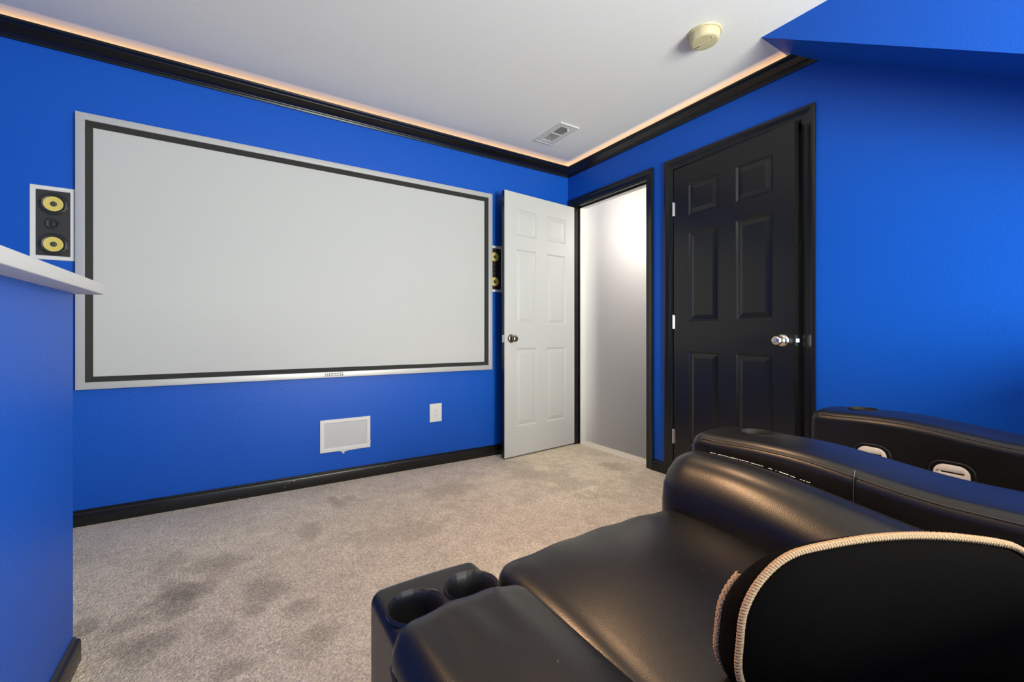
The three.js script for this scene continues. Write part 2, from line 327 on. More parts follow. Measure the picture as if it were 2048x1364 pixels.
// door casings and jambs
const casing = [[0, 0], [0.062, 0], [0.064, 0.004], [0.064, 0.014], [0.056, 0.0165], [0.046, 0.015], [0.040, 0.012], [0.020, 0.009], [0.008, 0.009], [0, 0.006]];
function doorway(n, D, label, hallWhite) {
  const g = thing('trim_' + n, label, 'door casing', [0, 0, 0], 0, 'structure');
  const r = 0.004, left0 = Math.max(0, 0.064 - (D.z0 - r - 0.0165));
  const L = left0 > 0.02 ? casing.map(([a, b]) => [Math.min(a, D.z0 - r - 0.016), b]) : casing;
  part('casing', moulding(L, [0, 0, D.z0 - r], [0, 0, -1], [-1, 0, 0], [0, D.top + r, 0], 0, 1), M.black, g);
  part('casing', moulding(casing, [0, 0, D.z1 + r], [0, 0, 1], [-1, 0, 0], [0, D.top + r, 0], 0, 1), M.black, g);
  part('casing', moulding(casing, [0, D.top + r, D.z0 - r], [0, 1, 0], [-1, 0, 0], [0, 0, D.z1 - D.z0 + 2 * r], left0 > 0.02 ? 0 : -1, 1), M.black, g);
  const m = 0.050, j = 0.018;
  const jamb = (x0, x1) => join([box(x0, x1, 0, D.top, D.z0 - j, D.z0), box(x0, x1, 0, D.top, D.z1, D.z1 + j), box(x0, x1, D.top, D.top + j, D.z0 - j, D.z1 + j)]);
  part('jamb', jamb(0, hallWhite ? m : T), M.black, g);
  if (hallWhite) part('jamb', jamb(m, T), M.hall, g, 'white hall side of the jamb');
  const st = 0.010, stop = (x0, x1) => join([box(x0, x1, 0, D.top, D.z0, D.z0 + st), box(x0, x1, 0, D.top, D.z1 - st, D.z1), box(x0, x1, D.top - st, D.top, D.z0, D.z1)]);
  part('stop', stop(0.040, 0.050), hallWhite ? M.black : M.black, g);
}
doorway(3, D1, 'black casing around the open doorway to the stairs', true);
doorway(4, D2, 'black casing around the closed black door', false);
// strike plate on the black door's jamb
// stair hall beyond the open door
single('threshold', box(0.042, 0.158, -0.1, 0.004, D1.z0 - 0.018, D1.z1 + 0.018, 0.003), M.cream, 'cream wooden threshold strip in the open doorway', 'threshold', 'structure');
{
  const x1 = 1.75, z0 = 0.045, z1 = 1.0, y0 = -1.4;
  single('wall_stairs', join([
    box(T, x1, y0, CEIL, z0 - 0.1, z0), box(T, x1, y0, CEIL, z1, z1 + 0.05), box(x1, x1 + 0.1, y0, CEIL, z0 - 0.1, z1 + 0.05), box(T, x1 + 0.1, y0 - 0.1, y0, z0 - 0.1, z1 + 0.05),
    box(T - 0.02, T, y0, -0.1, z0, z1),
  ]), M.hall, 'plain white stairwell wall seen through the open doorway', 'wall', 'structure');
  single('ceiling', box(T, x1 + 0.1, CEIL, CEIL + 0.1, z0 - 0.1, z1 + 0.05), M.hall, 'white ceiling over the stairwell', 'ceiling', 'structure');
  const st = thing('stairs', 'carpeted stairs going down behind the open doorway', 'stairs', [0, 0, 0], 0, 'structure');
  for (let i = 0; i < 5; i++) part('step', box(0.158 + i * 0.26, 0.158 + (i + 1) * 0.26 + 0.02, y0, -0.19 * (i + 1), z0, z1), M.cream, st);
}
// unseen box added behind the black door to stop light leaking in
single('wall_unseen_box', join([box(T, 0.75, 0, CEIL, 1.05, 1.07), box(T, 0.75, 0, CEIL, 1.95, 1.97), box(0.75, 0.80, 0, CEIL, 1.05, 1.97), box(T, 0.8, 2.3, CEIL, 1.05, 1.97), box(0.042, 0.8, -0.1, 0, 1.05, 1.97)]), M.hall, 'unseen white box walls added behind the black door to block light', 'wall', 'structure');

// ---------------------------------------------------------------- doors
const PANELS = [[0.115, 0.330, 1.708, 1.912], [0.440, 0.652, 1.708, 1.912], [0.115, 0.330, 1.026, 1.602], [0.440, 0.652, 1.026, 1.602], [0.115, 0.330, 0.235, 0.838], [0.440, 0.652, 0.235, 0.838]];
// one moulded panel: sticking slopes in, a flat groove, then a raised field; u along the door, y up, n outwards
function panelGeo([u0, u1, y0, y1], side, face) {
  const steps = [[0, 0], [0.004, -0.003], [0.010, -0.0085], [0.014, -0.0085], [0.040, -0.002], [0.041, -0.0015]];
  const rings = steps.map(([i, n]) => [[u0 + i, y0 + i], [u1 - i, y0 + i], [u1 - i, y1 - i], [u0 + i, y1 - i]].map(([u, y]) => new THREE.Vector3(u, y, face + side * n)));
  if (side < 0) rings.forEach((r) => r.reverse());
  return hard(loft(rings, false, true), 0.2);
}
function slabGeo(w, h, y0, z0, z1, core = true) {                                    // stiles and rails around the six panel openings
  const cols = [[0, PANELS[0][0]], [PANELS[0][1], PANELS[1][0]], [PANELS[1][1], w]], list = cols.map(([a, b]) => box(a, b, y0, h, z0, z1));
  for (const c of [0, 1]) {
    const [u0, u1] = PANELS[c], e = [y0, PANELS[4][2], PANELS[4][3], PANELS[2][2], PANELS[2][3], PANELS[0][2], PANELS[0][3], h];
    for (let i = 0; i < 4; i++) list.push(box(u0, u1, e[2 * i], e[2 * i + 1], z0, z1));
    if (core) list.push(box(u0, u1, PANELS[4][2] - 0.01, PANELS[0][3] + 0.01, (z0 + z1) / 2 - 0.006, (z0 + z1) / 2 + 0.006));
  }
  return join(list);
}
function knob(parent, u, y, z, side, m) {                               // rose, neck and egg-shaped knob
  const g = part('knob', lathe([[0, 0.066], [0.010, 0.0655], [0.019, 0.062], [0.025, 0.055], [0.0262, 0.048], [0.024, 0.040], [0.018, 0.032], [0.0125, 0.026], [0.011, 0.018], [0.011, 0.006], [0, 0.006]]), m, parent);
  g.rotation.x = side * Math.PI / 2; g.position.set(u, y, z);
  part('rose', lathe([[0.012, 0.013], [0.018, 0.012], [0.028, 0.008], [0.033, 0.003], [0.034, 0], [0, 0]].reverse()), m, g);
}
function makeDoor(n, label, pos, turn, front, back, knobMat) {
  const d = thing('door_' + n, label, 'door', pos, turn, 'structure'), w = 0.762, h = 2.036, th = 0.035, f = 0.006;
  part('slab', slabGeo(w, h, 0.012, back === M.black ? -th : -th + f, front === M.black ? 0 : -f), M.black, d);
  if (front !== M.black) part('face', slabGeo(w, h, 0.012, -f, 0, false), front, d);
  if (back !== M.black) part('face', slabGeo(w, h, 0.012, -th, -th + f, false), back, d, 'white face of the door');
  for (const p of PANELS) { part('panel', panelGeo(p, 1, 0), front, d); part('panel', panelGeo(p, -1, -th), back, d); }
  knob(d, 0.700, 0.914, 0, 1, knobMat); knob(d, 0.700, 0.914, -th, -1, knobMat);
  const lp = part('latch_plate', box(w, w + 0.0015, 0.914 - 0.028, 0.914 + 0.028, -th / 2 - 0.0125, -th / 2 + 0.0125), M.steel, d);
  part('latch', moulding([[0, -0.007], [0.010, -0.007], [0.010, -0.003], [0.002, 0.007], [0, 0.007]], [w + 0.0015, 0.914 - 0.008, -th / 2], [1, 0, 0], [0, 0, 1], [0, 0.016, 0]), M.steel, lp);
  return d;
}
function hinge(d, u, y, z, m) {
  const g = part('hinge', join([new THREE.CylinderGeometry(0.0055, 0.0055, 0.089, 14).translate(u, y, z), box(u, u + 0.012, y - 0.044, y + 0.044, z - 0.007, z - 0.0045)]), m, d);
  part('hinge_pin', lathe([[0, 0.050], [0.004, 0.049], [0.005, 0.046], [0.004, 0.0445], [0, 0.0445]], 12).translate(u, y, z), m, g);
}
{ // white-faced door, swung right back towards the screen wall (door runs along -x from its hinges)
  makeDoor(1, 'open six-panel door with white face beside the projection screen', [-0.002, 0, 0.0555], Math.PI + THREE.MathUtils.degToRad(5.9), M.black, M.white, M.brass);
}
{ // black door, a little ajar
  const d = makeDoor(2, 'black six-panel door with satin nickel knob standing slightly ajar', [-0.004, 0, D2.z0 + 0.004], -Math.PI / 2 - THREE.MathUtils.degToRad(3.6), M.black, M.black, M.nickel);
  for (const y of [1.776, 1.028, 0.267]) hinge(d, -0.003, y, 0.005, M.steel);
}
single('strike_plate', box(0.008, 0.036, 0.885, 0.943, D2.z1 - 0.0018, D2.z1 + 0.0005, 0.0006), M.steel, 'small steel strike plate on the jamb beside the black door', 'strike plate');

// ---------------------------------------------------------------- on the screen wall
{
  const s = thing('projection_screen', 'large fixed-frame white projection screen with silver frame', 'projector screen', [0, 0, 0]);
  const x0 = -3.122, x1 = -0.789, y0 = 0.674, y1 = 2.031, z = 0.014, w = x1 - x0, h = y1 - y0;
  // outer silver bars, mitred: a = inwards, b = out of the wall
  const bar = [[0, 0], [0, 0.026], [0.002, 0.030], [0.012, 0.031], [0.034, 0.031], [0.036, 0.029], [0.0365, 0.012], [0.0365, 0]];
  const vel = [[0.0365, 0], [0.0365, 0.027], [0.040, 0.027], [0.062, 0.010], [0.062, 0]];
  const sides = (p, name, m) => {
    part(name, moulding(p, [x0, y1, z], [0, -1, 0], [0, 0, 1], [w, 0, 0], 1, -1), m, s); part(name, moulding(p, [x0, y0, z], [0, 1, 0], [0, 0, 1], [w, 0, 0], 1, -1), m, s);
    part(name, moulding(p, [x0, y0, z], [1, 0, 0], [0, 0, 1], [0, h, 0], 1, -1), m, s); part(name, moulding(p, [x1, y0, z], [-1, 0, 0], [0, 0, 1], [0, h, 0], 1, -1), m, s);
  };
  sides(bar, 'frame_bar', M.silver); sides(vel, 'black_border', M.velvet);
  part('screen_fabric', box(x0 + 0.06, x1 - 0.06, y0 + 0.06, y1 - 0.06, z + 0.001, z + 0.009), M.screen, s, 'plain white screen fabric');
  const cv = document.createElement('canvas'); cv.width = 512; cv.height = 96; const c = cv.getContext('2d');
  c.fillStyle = '#6d6d6b'; c.fillRect(0, 0, 512, 96); c.fillStyle = '#f4f4f2'; c.font = 'bold 92px sans-serif'; c.textAlign = 'center'; c.textBaseline = 'middle';
  c.save(); c.translate(256, 51); c.scale(486 / c.measureText('STEWART').width, 1); c.fillText('STEWART', 0, 0); c.restore();
  const t = new THREE.CanvasTexture(cv); t.colorSpace = THREE.SRGBColorSpace;
  const lm = new THREE.MeshStandardMaterial({ map: t, roughness: 0.5 });
  const lg = part('name_plate', new THREE.BoxGeometry(0.108, 0.0195, 0.0015), [M.plate, M.plate, M.plate, M.plate, lm, M.plate], s, 'small grey name plate with pale capital letters');
  lg.position.set(-1.941, 0.6935, z + 0.0318);
}
function wallSpeaker(x0, x1, y0, y1, label) {
  const s = thing('wall_speaker', label, 'speaker', [(x0 + x1) / 2, (y0 + y1) / 2, 0], 0, undefined, 'in-wall speakers either side of the screen');
  const w = (x1 - x0) / 2, h = (y1 - y0) / 2, f = 0.020, ft = 0.022;
  const bar = [[0, 0], [0, 0.007], [0.003, 0.010], [f - 0.003, 0.010], [f, 0.007], [f, 0]];
  const bars = [[[-w, h, 0], [0, -1, 0], [2 * w, 0, 0]], [[-w, -h, 0], [0, 1, 0], [2 * w, 0, 0]], [[-w, -h, 0], [1, 0, 0], [0, 2 * h, 0]], [[w, -h, 0], [-1, 0, 0], [0, 2 * h, 0]]];
  part('frame', join(bars.map(([P, A, L]) => moulding(bar, P, A, [0, 0, 1], L, 1, -1))), M.plastic, s);
  part('baffle', box(-w + f - 0.001, w - f + 0.001, -h + ft - 0.002, h - ft + 0.002, 0.0005, 0.004, 0.0015), M.baffle, s);
  for (const cy of [0.094, -0.100]) {
    const r = 0.0535;
    const wo = part('woofer', lathe([[0.052, 0], [r, 0.001], [r, 0.003], [0.051, 0.0045], [0.048, 0.004], [0.045, 0.006], [0.041, 0.0065], [0.037, 0.005], [0.0345, 0.0035]].reverse()), M.rubber, s);
    wo.rotation.x = Math.PI / 2; wo.position.set(0.001, cy, 0.003);
    part('cone', lathe([[0.0352, 0.0042], [0.030, 0.0036], [0.012, 0.0022], [0.0, 0.002]].reverse()), M.kevlar, wo, 'yellow woven cone');
    part('dust_cap', lathe([[0.0125, 0.0022], [0.011, 0.0045], [0.006, 0.0062], [0, 0.0066]].reverse(), 20), M.dust, wo);
  }
  const tw = part('tweeter', lathe([[0.0285, 0], [0.028, 0.003], [0.022, 0.0045], [0.016, 0.0025], [0.0125, 0.0015], [0.011, 0.004], [0.006, 0.0062], [0, 0.0068]].reverse(), 28), M.rubber, s);
  tw.rotation.x = Math.PI / 2; tw.position.set(-0.003, -0.002, 0.003);
}
wallSpeaker(-3.284, -3.126, 1.303, 1.656, 'slim in-wall speaker with two yellow cones above the pale ledge');
wallSpeaker(-0.830, -0.669, 1.279, 1.642, 'slim in-wall speaker with two yellow cones beside the open white door');
{ // blank framed panel low on the wall, with torn paint along its lower edge
  const x0 = -2.018, x1 = -1.708, y0 = 0.197, y1 = 0.403, s = thing('wall_panel', 'small white framed access panel low on the blue screen wall', 'wall panel', [x0, y0, 0]);
  const w = x1 - x0, h = y1 - y0, bar = [[0, 0], [0, 0.009], [0.002, 0.011], [0.020, 0.011], [0.026, 0.006], [0.026, 0]];
  part('frame', join([[[0, h, 0], [0, -1, 0], [w, 0, 0]], [[0, 0, 0], [0, 1, 0], [w, 0, 0]], [[0, 0, 0], [1, 0, 0], [0, h, 0]], [[w, 0, 0], [-1, 0, 0], [0, h, 0]]].map(([P, A, L]) => moulding(bar, P, A, [0, 0, 1], L, 1, -1))), M.plastic, s);
  part('center_panel', box(0.025, w - 0.025, 0.025, h - 0.025, 0.0005, 0.005), M.gray, s, 'flat light grey centre');
  const sh = new THREE.Shape(), edge = [[0.11, 0], [0.122, -0.004], [0.131, -0.009], [0.138, -0.019], [0.146, -0.0235], [0.147, -0.011], [0.153, -0.009], [0.163, -0.008], [0.17, -0.0055], [0.178, -0.004], [0.190, -0.006], [0.205, -0.0035], [0.215, -0.0055], [0.228, -0.002], [0.245, -0.0035], [0.258, -0.0015], [0.272, -0.004], [0.288, -0.002], [0.305, -0.003], [0.313, 0.002], [0.311, 0.02], [0.3145, 0.036], [0.311, 0.05], [0.30, 0.05], [0.30, 0.012], [0.11, 0.012]];
  sh.setFromPoints(edge.map(([a, b]) => new THREE.Vector2(a, b)));
  part('torn_paint', uvMetres(new THREE.ExtrudeGeometry(sh, { depth: 0.0012, bevelEnabled: false })), M.plastic, s, 'ragged white edge where blue paint has torn off');
}
{
  const x0 = -1.288, x1 = -1.195, y0 = 0.313, y1 = 0.445, s = thing('power_outlet', 'white duplex power outlet on the blue screen wall', 'outlet', [(x0 + x1) / 2, (y0 + y1) / 2, 0]);
  const w = (x1 - x0) / 2, h = (y1 - y0) / 2;
  part('cover_plate', new RoundedBoxGeometry(2 * w, 2 * h, 0.007, 3, 0.003).translate(0, 0, 0.0035), M.plastic, s);
  for (const cy of [0.0195, -0.0195]) {
    const r = part('receptacle', box(-0.017, 0.017, cy - 0.0135, cy + 0.0135, 0.006, 0.0085, 0.001), M.plastic, s);
    part('slot', box(-0.0075, -0.0055, cy - 0.003, cy + 0.0065, 0.0083, 0.0087), M.slot, r); part('slot', box(0.0055, 0.0075, cy - 0.002, cy + 0.0055, 0.0083, 0.0087), M.slot, r);
    part('slot', new THREE.CylinderGeometry(0.0024, 0.0024, 0.0006, 12).rotateX(Math.PI / 2).translate(0, cy - 0.008, 0.0085), M.slot, r);
  }
  part('screw', new THREE.CylinderGeometry(0.003, 0.003, 0.001, 14).rotateX(Math.PI / 2).translate(0, 0, 0.0073), M.steel, s);
}

// ---------------------------------------------------------------- on the ceiling
{
  const v = thing('ceiling_vent', 'white louvred air register in the ceiling near the corner', 'air vent', [-0.507, CEIL, 0.473]);
  const w = 0.0775, d = 0.153, t = 0.006, i = 0.036, e = 0.040;
  part('frame', join([box(-w, -w + i, -t, 0, -d, d), box(w - i, w, -t, 0, -d, d), box(-w + i, w - i, -t, 0, -d, -d + e), box(-w + i, w - i, -t, 0, d - e, d), box(-w + i, w - i, -t, 0, -0.006, 0.006)]), M.plastic, v);
  part('rim', join([box(-w - 0.004, -w, -t - 0.002, 0, -d - 0.004, d + 0.004), box(w, w + 0.004, -t - 0.002, 0, -d - 0.004, d + 0.004), box(-w, w, -t - 0.002, 0, -d - 0.004, -d), box(-w, w, -t - 0.002, 0, d, d + 0.004)]), M.plastic, v);
  {
    const X0 = VENT.x0 + 0.507, X1 = VENT.x1 + 0.507, Z0 = VENT.z0 - 0.473, Z1 = VENT.z1 - 0.473, t2 = 0.001, H = 0.30;
    part('duct', join([box(X0, X0 + t2, 0, H, Z0, Z1), box(X1 - t2, X1, 0, H, Z0, Z1), box(X0, X1, 0, H, Z0, Z0 + t2), box(X0, X1, 0, H, Z1 - t2, Z1), box(X0, X1, H - t2, H, Z0, Z1)]), M.duct, v, 'galvanized duct behind the louvres');
  }
  for (const s of [-1, 1]) for (let k = 0; k < 10; k++) {
    const z = s > 0 ? 0.012 + k * 0.0104 : -0.012 - k * 0.0104;
    const g = new THREE.BoxGeometry(2 * (w - i), 0.0009, 0.0072); g.rotateX(s > 0 ? 0.55 : 0.38); g.translate(0, -0.0032, z); part('louvre', uvMetres(g), M.plastic, v);
  }
  part('damper_lever', new RoundedBoxGeometry(0.014, 0.012, 0.009, 2, 0.003).translate(0.022, -0.011, 0.106), M.plastic, v);
}
{
  const s = thing('smoke_detector', 'round yellowed smoke detector mounted on the ceiling', 'smoke detector', [-0.556, CEIL, 1.685], -1.45);
  part('mounting_base', lathe([[0, 0], [0.076, 0], [0.077, -0.003], [0.075, -0.008], [0.070, -0.009], [0, -0.009]].reverse(), 48), M.yellowed, s);
  const b = part('body', lathe([[0, -0.008], [0.069, -0.008], [0.070, -0.011], [0.066, -0.036], [0.063, -0.043], [0.058, -0.046], [0.050, -0.0465], [0, -0.047]].reverse(), 48), M.yellowed, s);
  part('cover_ridge', box(-0.056, 0.056, -0.0485, -0.046, -0.0025, 0.0025, 0.001), M.yellowed, b);
  part('test_slot', box(-0.050, -0.026, -0.0492, -0.0465, -0.0062, -0.0028), M.slot, b);
  part('indicator_lens', new THREE.CylinderGeometry(0.004, 0.003, 0.003, 14).translate(0.044, -0.0475, 0.010), M.yellowed, b);
}
// unseen warm downlights: one placed to warm the carpet, one for seat highlights
function downlight(p, target, power, angle, label) {
  const s = thing('unseen_ceiling_light', label, 'ceiling light', p);
  part('trim_ring', lathe([[0.055, 0], [0.056, -0.003], [0.075, -0.005], [0.085, -0.003], [0.086, 0]], 40), M.plastic, s);
  part('lens', new THREE.CylinderGeometry(0.056, 0.056, 0.002, 32).translate(0, -0.0015, 0), M.lampGlow, s);
  const l = new THREE.SpotLight(rgb(1, 0.58, 0.29), power, 0, angle, 0.9, 2); l.position.set(p[0], CEIL - 0.012, p[2]); l.target.position.set(...target); l.castShadow = true; l.shadow.radius = 4;
  scene.add(l, l.target);
}
downlight([-1.30, CEIL, 1.65], [-1.25, 0, 1.60], 8, 0.98, 'unseen round warm downlight, out of view, placed to warm the open carpet');
downlight([-2.75, CEIL, 1.45], [-1.45, 0.5, 2.50], 26, 0.44, 'unseen round warm downlight, out of view, placed to put highlights on the seats');
// unseen pendant lamp behind the jamb, placed to brighten the stairwell wall
{
  const p = [0.86, 1.93, 0.50], s = thing('unseen_stair_light', 'unseen globe pendant lamp, out of view, placed to brighten the stairwell wall', 'pendant lamp', [p[0], CEIL, p[2]]);
  part('canopy', lathe([[0, -0.02], [0.045, -0.018], [0.05, 0], [0, 0]], 28), M.nickel, s);
  part('stem', new THREE.CylinderGeometry(0.005, 0.005, CEIL - p[1] - 0.07, 10).translate(0, -(CEIL - p[1] - 0.05) / 2, 0), M.nickel, s);
  part('globe', new THREE.SphereGeometry(0.06, 28, 18).translate(0, p[1] - CEIL, 0), M.lampGlow, s);
  const l = new THREE.PointLight(rgb(1, 0.94, 0.87), 1.1, 0, 2); l.position.set(...p); l.castShadow = true; l.shadow.radius = 2.8; scene.add(l);
}

// ---------------------------------------------------------------- seats
const V3 = (x, y, z) => new THREE.Vector3(x, y, z);
const smoothstep = THREE.MathUtils.smoothstep;
// an upholstered arm running along z: x0..x1 wide, top(z) high, front rounded off at z0
function armGeo(x0, x1, yb, top, z0, z1, rSide, rFront, bulge = 0.012) {
  const rings = [], n = 36;
  const ring = (z, inset) => roundRect(x0 + inset, x1 - inset, yb, top(z) - inset, Math.max(0.012, rSide - inset * 0.3), 8, 8).map(([x, y]) => {
    const q = Math.max(0, (x - (x0 + x1) / 2) / ((x1 - x0) / 2)), dome = bulge * (1 - ((x - (x0 + x1) / 2) / ((x1 - x0) / 2)) ** 2) * smoothstep(y, top(z) - 0.05, top(z) - inset);
    return V3(x, y + dome, z);
  });
  for (let i = 0; i <= 7; i++) { const t = i / 7 * Math.PI / 2; rings.push(ring(z0 + rFront * (1 - Math.cos(t)), rFront * (1 - Math.sin(t)))); }
  for (let i = 1; i <= n; i++) rings.push(ring(z0 + rFront + (z1 - z0 - rFront) * i / n, 0));
  rings.forEach((r) => r.reverse());
  return loft(rings, true, true).clone();
}
function orient(g) {                                                     // outward winding for a closed surface
  const p = g.attributes.position, ix = g.index; let vol = 0; const a = V3(), b = V3(), c = V3();
  const n = ix ? ix.count : p.count, at = (i) => (ix ? ix.getX(i) : i);
  for (let i = 0; i < n; i += 3) { a.fromBufferAttribute(p, at(i)); b.fromBufferAttribute(p, at(i + 1)); c.fromBufferAttribute(p, at(i + 2)); vol += a.dot(b.cross(c)); }
  if (vol < 0 && ix) for (let i = 0; i < n; i += 3) { const t = ix.getX(i + 1); ix.setX(i + 1, ix.getX(i + 2)); ix.setX(i + 2, t); }
  return g;
}
const tube = (pts, r, seg = 60, rad = 8) => uvMetres(new THREE.TubeGeometry(new THREE.CatmullRomCurve3(pts), seg, r, rad));
const hole = (r, y0, y1, x, z) => uvMetres(new THREE.CylinderGeometry(r, r, y1 - y0, 40).translate(x, (y0 + y1) / 2, z));
const cupGeo = (r, depth, lip) => lathe([[r + lip, -0.003], [r + lip, 0.0015], [r + lip * 0.6, 0.004], [r + 0.001, 0.003], [r - 0.002, -0.002], [r - 0.004, -0.02], [r - 0.008, -depth], [0, -depth]].reverse(), 44);

// near seat: console arm with two cup holders, seat cushion, side bolster, backrest
{
  const s = thing('chaise_seat', 'black leather lounge seat with a twin cup holder console', 'leather seat', [0, 0, 0]);
  // console body
  const cx0 = -2.262, cx1 = -2.050, ctop = 0.484;
  const body = orient(armGeo(cx0, cx1, 0.06, (z) => ctop - 0.0 * z, 2.150, 3.02, 0.02, 0.022, 0.003));
  const cups = [[-2.2085, 2.252], [-2.1035, 2.250]];
  part('console', cut(smooth(body), ...cups.map(([x, z]) => hole(0.0475, 0.39, 0.6, x, z))), M.leather, s);
  const con = s.children[0];
  for (const [x, z] of cups) { const c = part('cup_holder', cupGeo(0.0465, 0.085, 0.0045), M.cup, con, 'black plastic cup well with a raised rim'); c.position.set(x, ctop + 0.0035, z); }
  part('console_lid', softBlock(0.238, 0.085, 0.70, 0.036, (v, w, h, d) => {
    const q = (v.x / w) ** 2, e = (v.z / d); if (v.y > 0) v.y += 0.024 * (1 - q) * (1 - 0.35 * e * e) + 0.002 * Math.sin(11 * v.x / w + 4) * Math.exp(-((e + 0.8) ** 2) * 18);
  }, [30, 8, 44]).translate(-2.166, 0.4875, 2.682), M.leather, s, 'padded console lid');
  part('piping', tube([V3(-2.282, 0.478, 3.0), V3(-2.285, 0.480, 2.6), V3(-2.284, 0.480, 2.37), V3(-2.274, 0.478, 2.342), V3(-2.165, 0.476, 2.3345), V3(-2.058, 0.478, 2.342), V3(-2.048, 0.480, 2.37), V3(-2.047, 0.478, 2.7)], 0.0035, 90), M.leather, s.children[s.children.length - 1]);
  // seat cushion, sinking towards the back
  part('seat_cushion', softBlock(0.56, 0.17, 0.80, 0.040, (v, w, h, d) => {
    const q = v.x / w, e = v.z / d; if (v.y > 0) { v.y += 0.026 * (1 - q * q) * (1 - e ** 4) - 0.05 * smoothstep(e, -0.85, 0.7); v.y += 0.0016 * Math.sin(14 * q + 5 * e) * smoothstep(-e, 0.55, 1.0); }
    if (v.z < 0) v.z += -0.012 * (1 - q * q);
  }).translate(-1.756, 0.408, 2.60), M.leather, s);
  part('front_panel', softBlock(0.56, 0.30, 0.06, 0.02, null, [16, 10, 6]).translate(-1.765, 0.18, 2.245), M.leather, s);
  // bolster: fat padded roll between the seat and the neighbouring armrest
  const rings = [], N = 40;
  for (let i = 0; i <= N; i++) {
    const u = i / N, z = 2.172 + 0.86 * (1 - Math.cos(Math.min(1, u * 1.0) * Math.PI * 0.5) ** 1) * 1, zz = 2.172 + 0.86 * u * u * (2 - u) ;
    const k = Math.min(1, (zz - 2.172) / 0.075), ins = 0.062 * (1 - Math.sqrt(Math.max(0, 1 - (1 - k) ** 2)));
    const top = 0.632 - 0.055 * smoothstep(zz, 2.32, 2.85);
    rings.push(roundRect(-1.508 + ins * 0.9, -1.338 - ins * 0.4, 0.30 + ins * 0.3, top - ins, 0.088, 12, 5).map(([x, y]) => {
      const w = k < 1 ? 0.0035 * Math.sin(y * 210) * (1 - k) * smoothstep(y, 0.48, 0.56) : 0;            // gathers at the front end
      const side = x < -1.43 ? (-1.43 - x) * 0.25 * smoothstep(0.62 - y, 0.02, 0.12) : 0;
      return V3(x - side + w, y, zz - w);
    }).reverse());
  }
  const bol = part('bolster', smooth(orient(loft(rings))), M.leather, s, 'rounded padded side bolster with worn top seam');
  // pale worn flakes along the top seam of the bolster
  const flakes = [];
  for (let i = 0; i < 60; i++) {
    const t = rnd() ** 1.3, z = 2.245 + 0.24 * t, top = 0.632 - 0.055 * smoothstep(z, 2.32, 2.85), l = (0.003 + 0.012 * rnd()) * (1 - 0.5 * t), w = 0.0008 + 0.0016 * rnd() * (1 - t);
    const g = new THREE.SphereGeometry(1, 7, 5); g.scale(w, 0.0008, l / 2); g.rotateZ(-0.35); g.translate(-1.368 + 0.003 * (rnd() - 0.5), top - 0.0105 + 0.0002, z); flakes.push(uvMetres(g));
  }
  const fl = part('worn_flakes', join(flakes), M.worn, bol, 'pale flakes where the leather has worn through'); fl.userData.kind = 'stuff';
  part('unseen_backrest', softBlock(0.62, 0.46, 0.22, 0.07, (v, w, h, d) => { if (v.z < 0) v.z -= 0.03 * (1 - (v.x / w) ** 2) * (1 - (v.y / h) ** 2); v.z += 0.10 * (v.y / h); }, [20, 22, 10]).translate(-1.685, 0.51, 3.11), M.leather, s);  // out of view; height set to shade the pillow, not the screen wall
  part('base', box(-2.24, -1.36, 0, 0.12, 2.30, 3.10, 0.01), M.velvet, s);
}
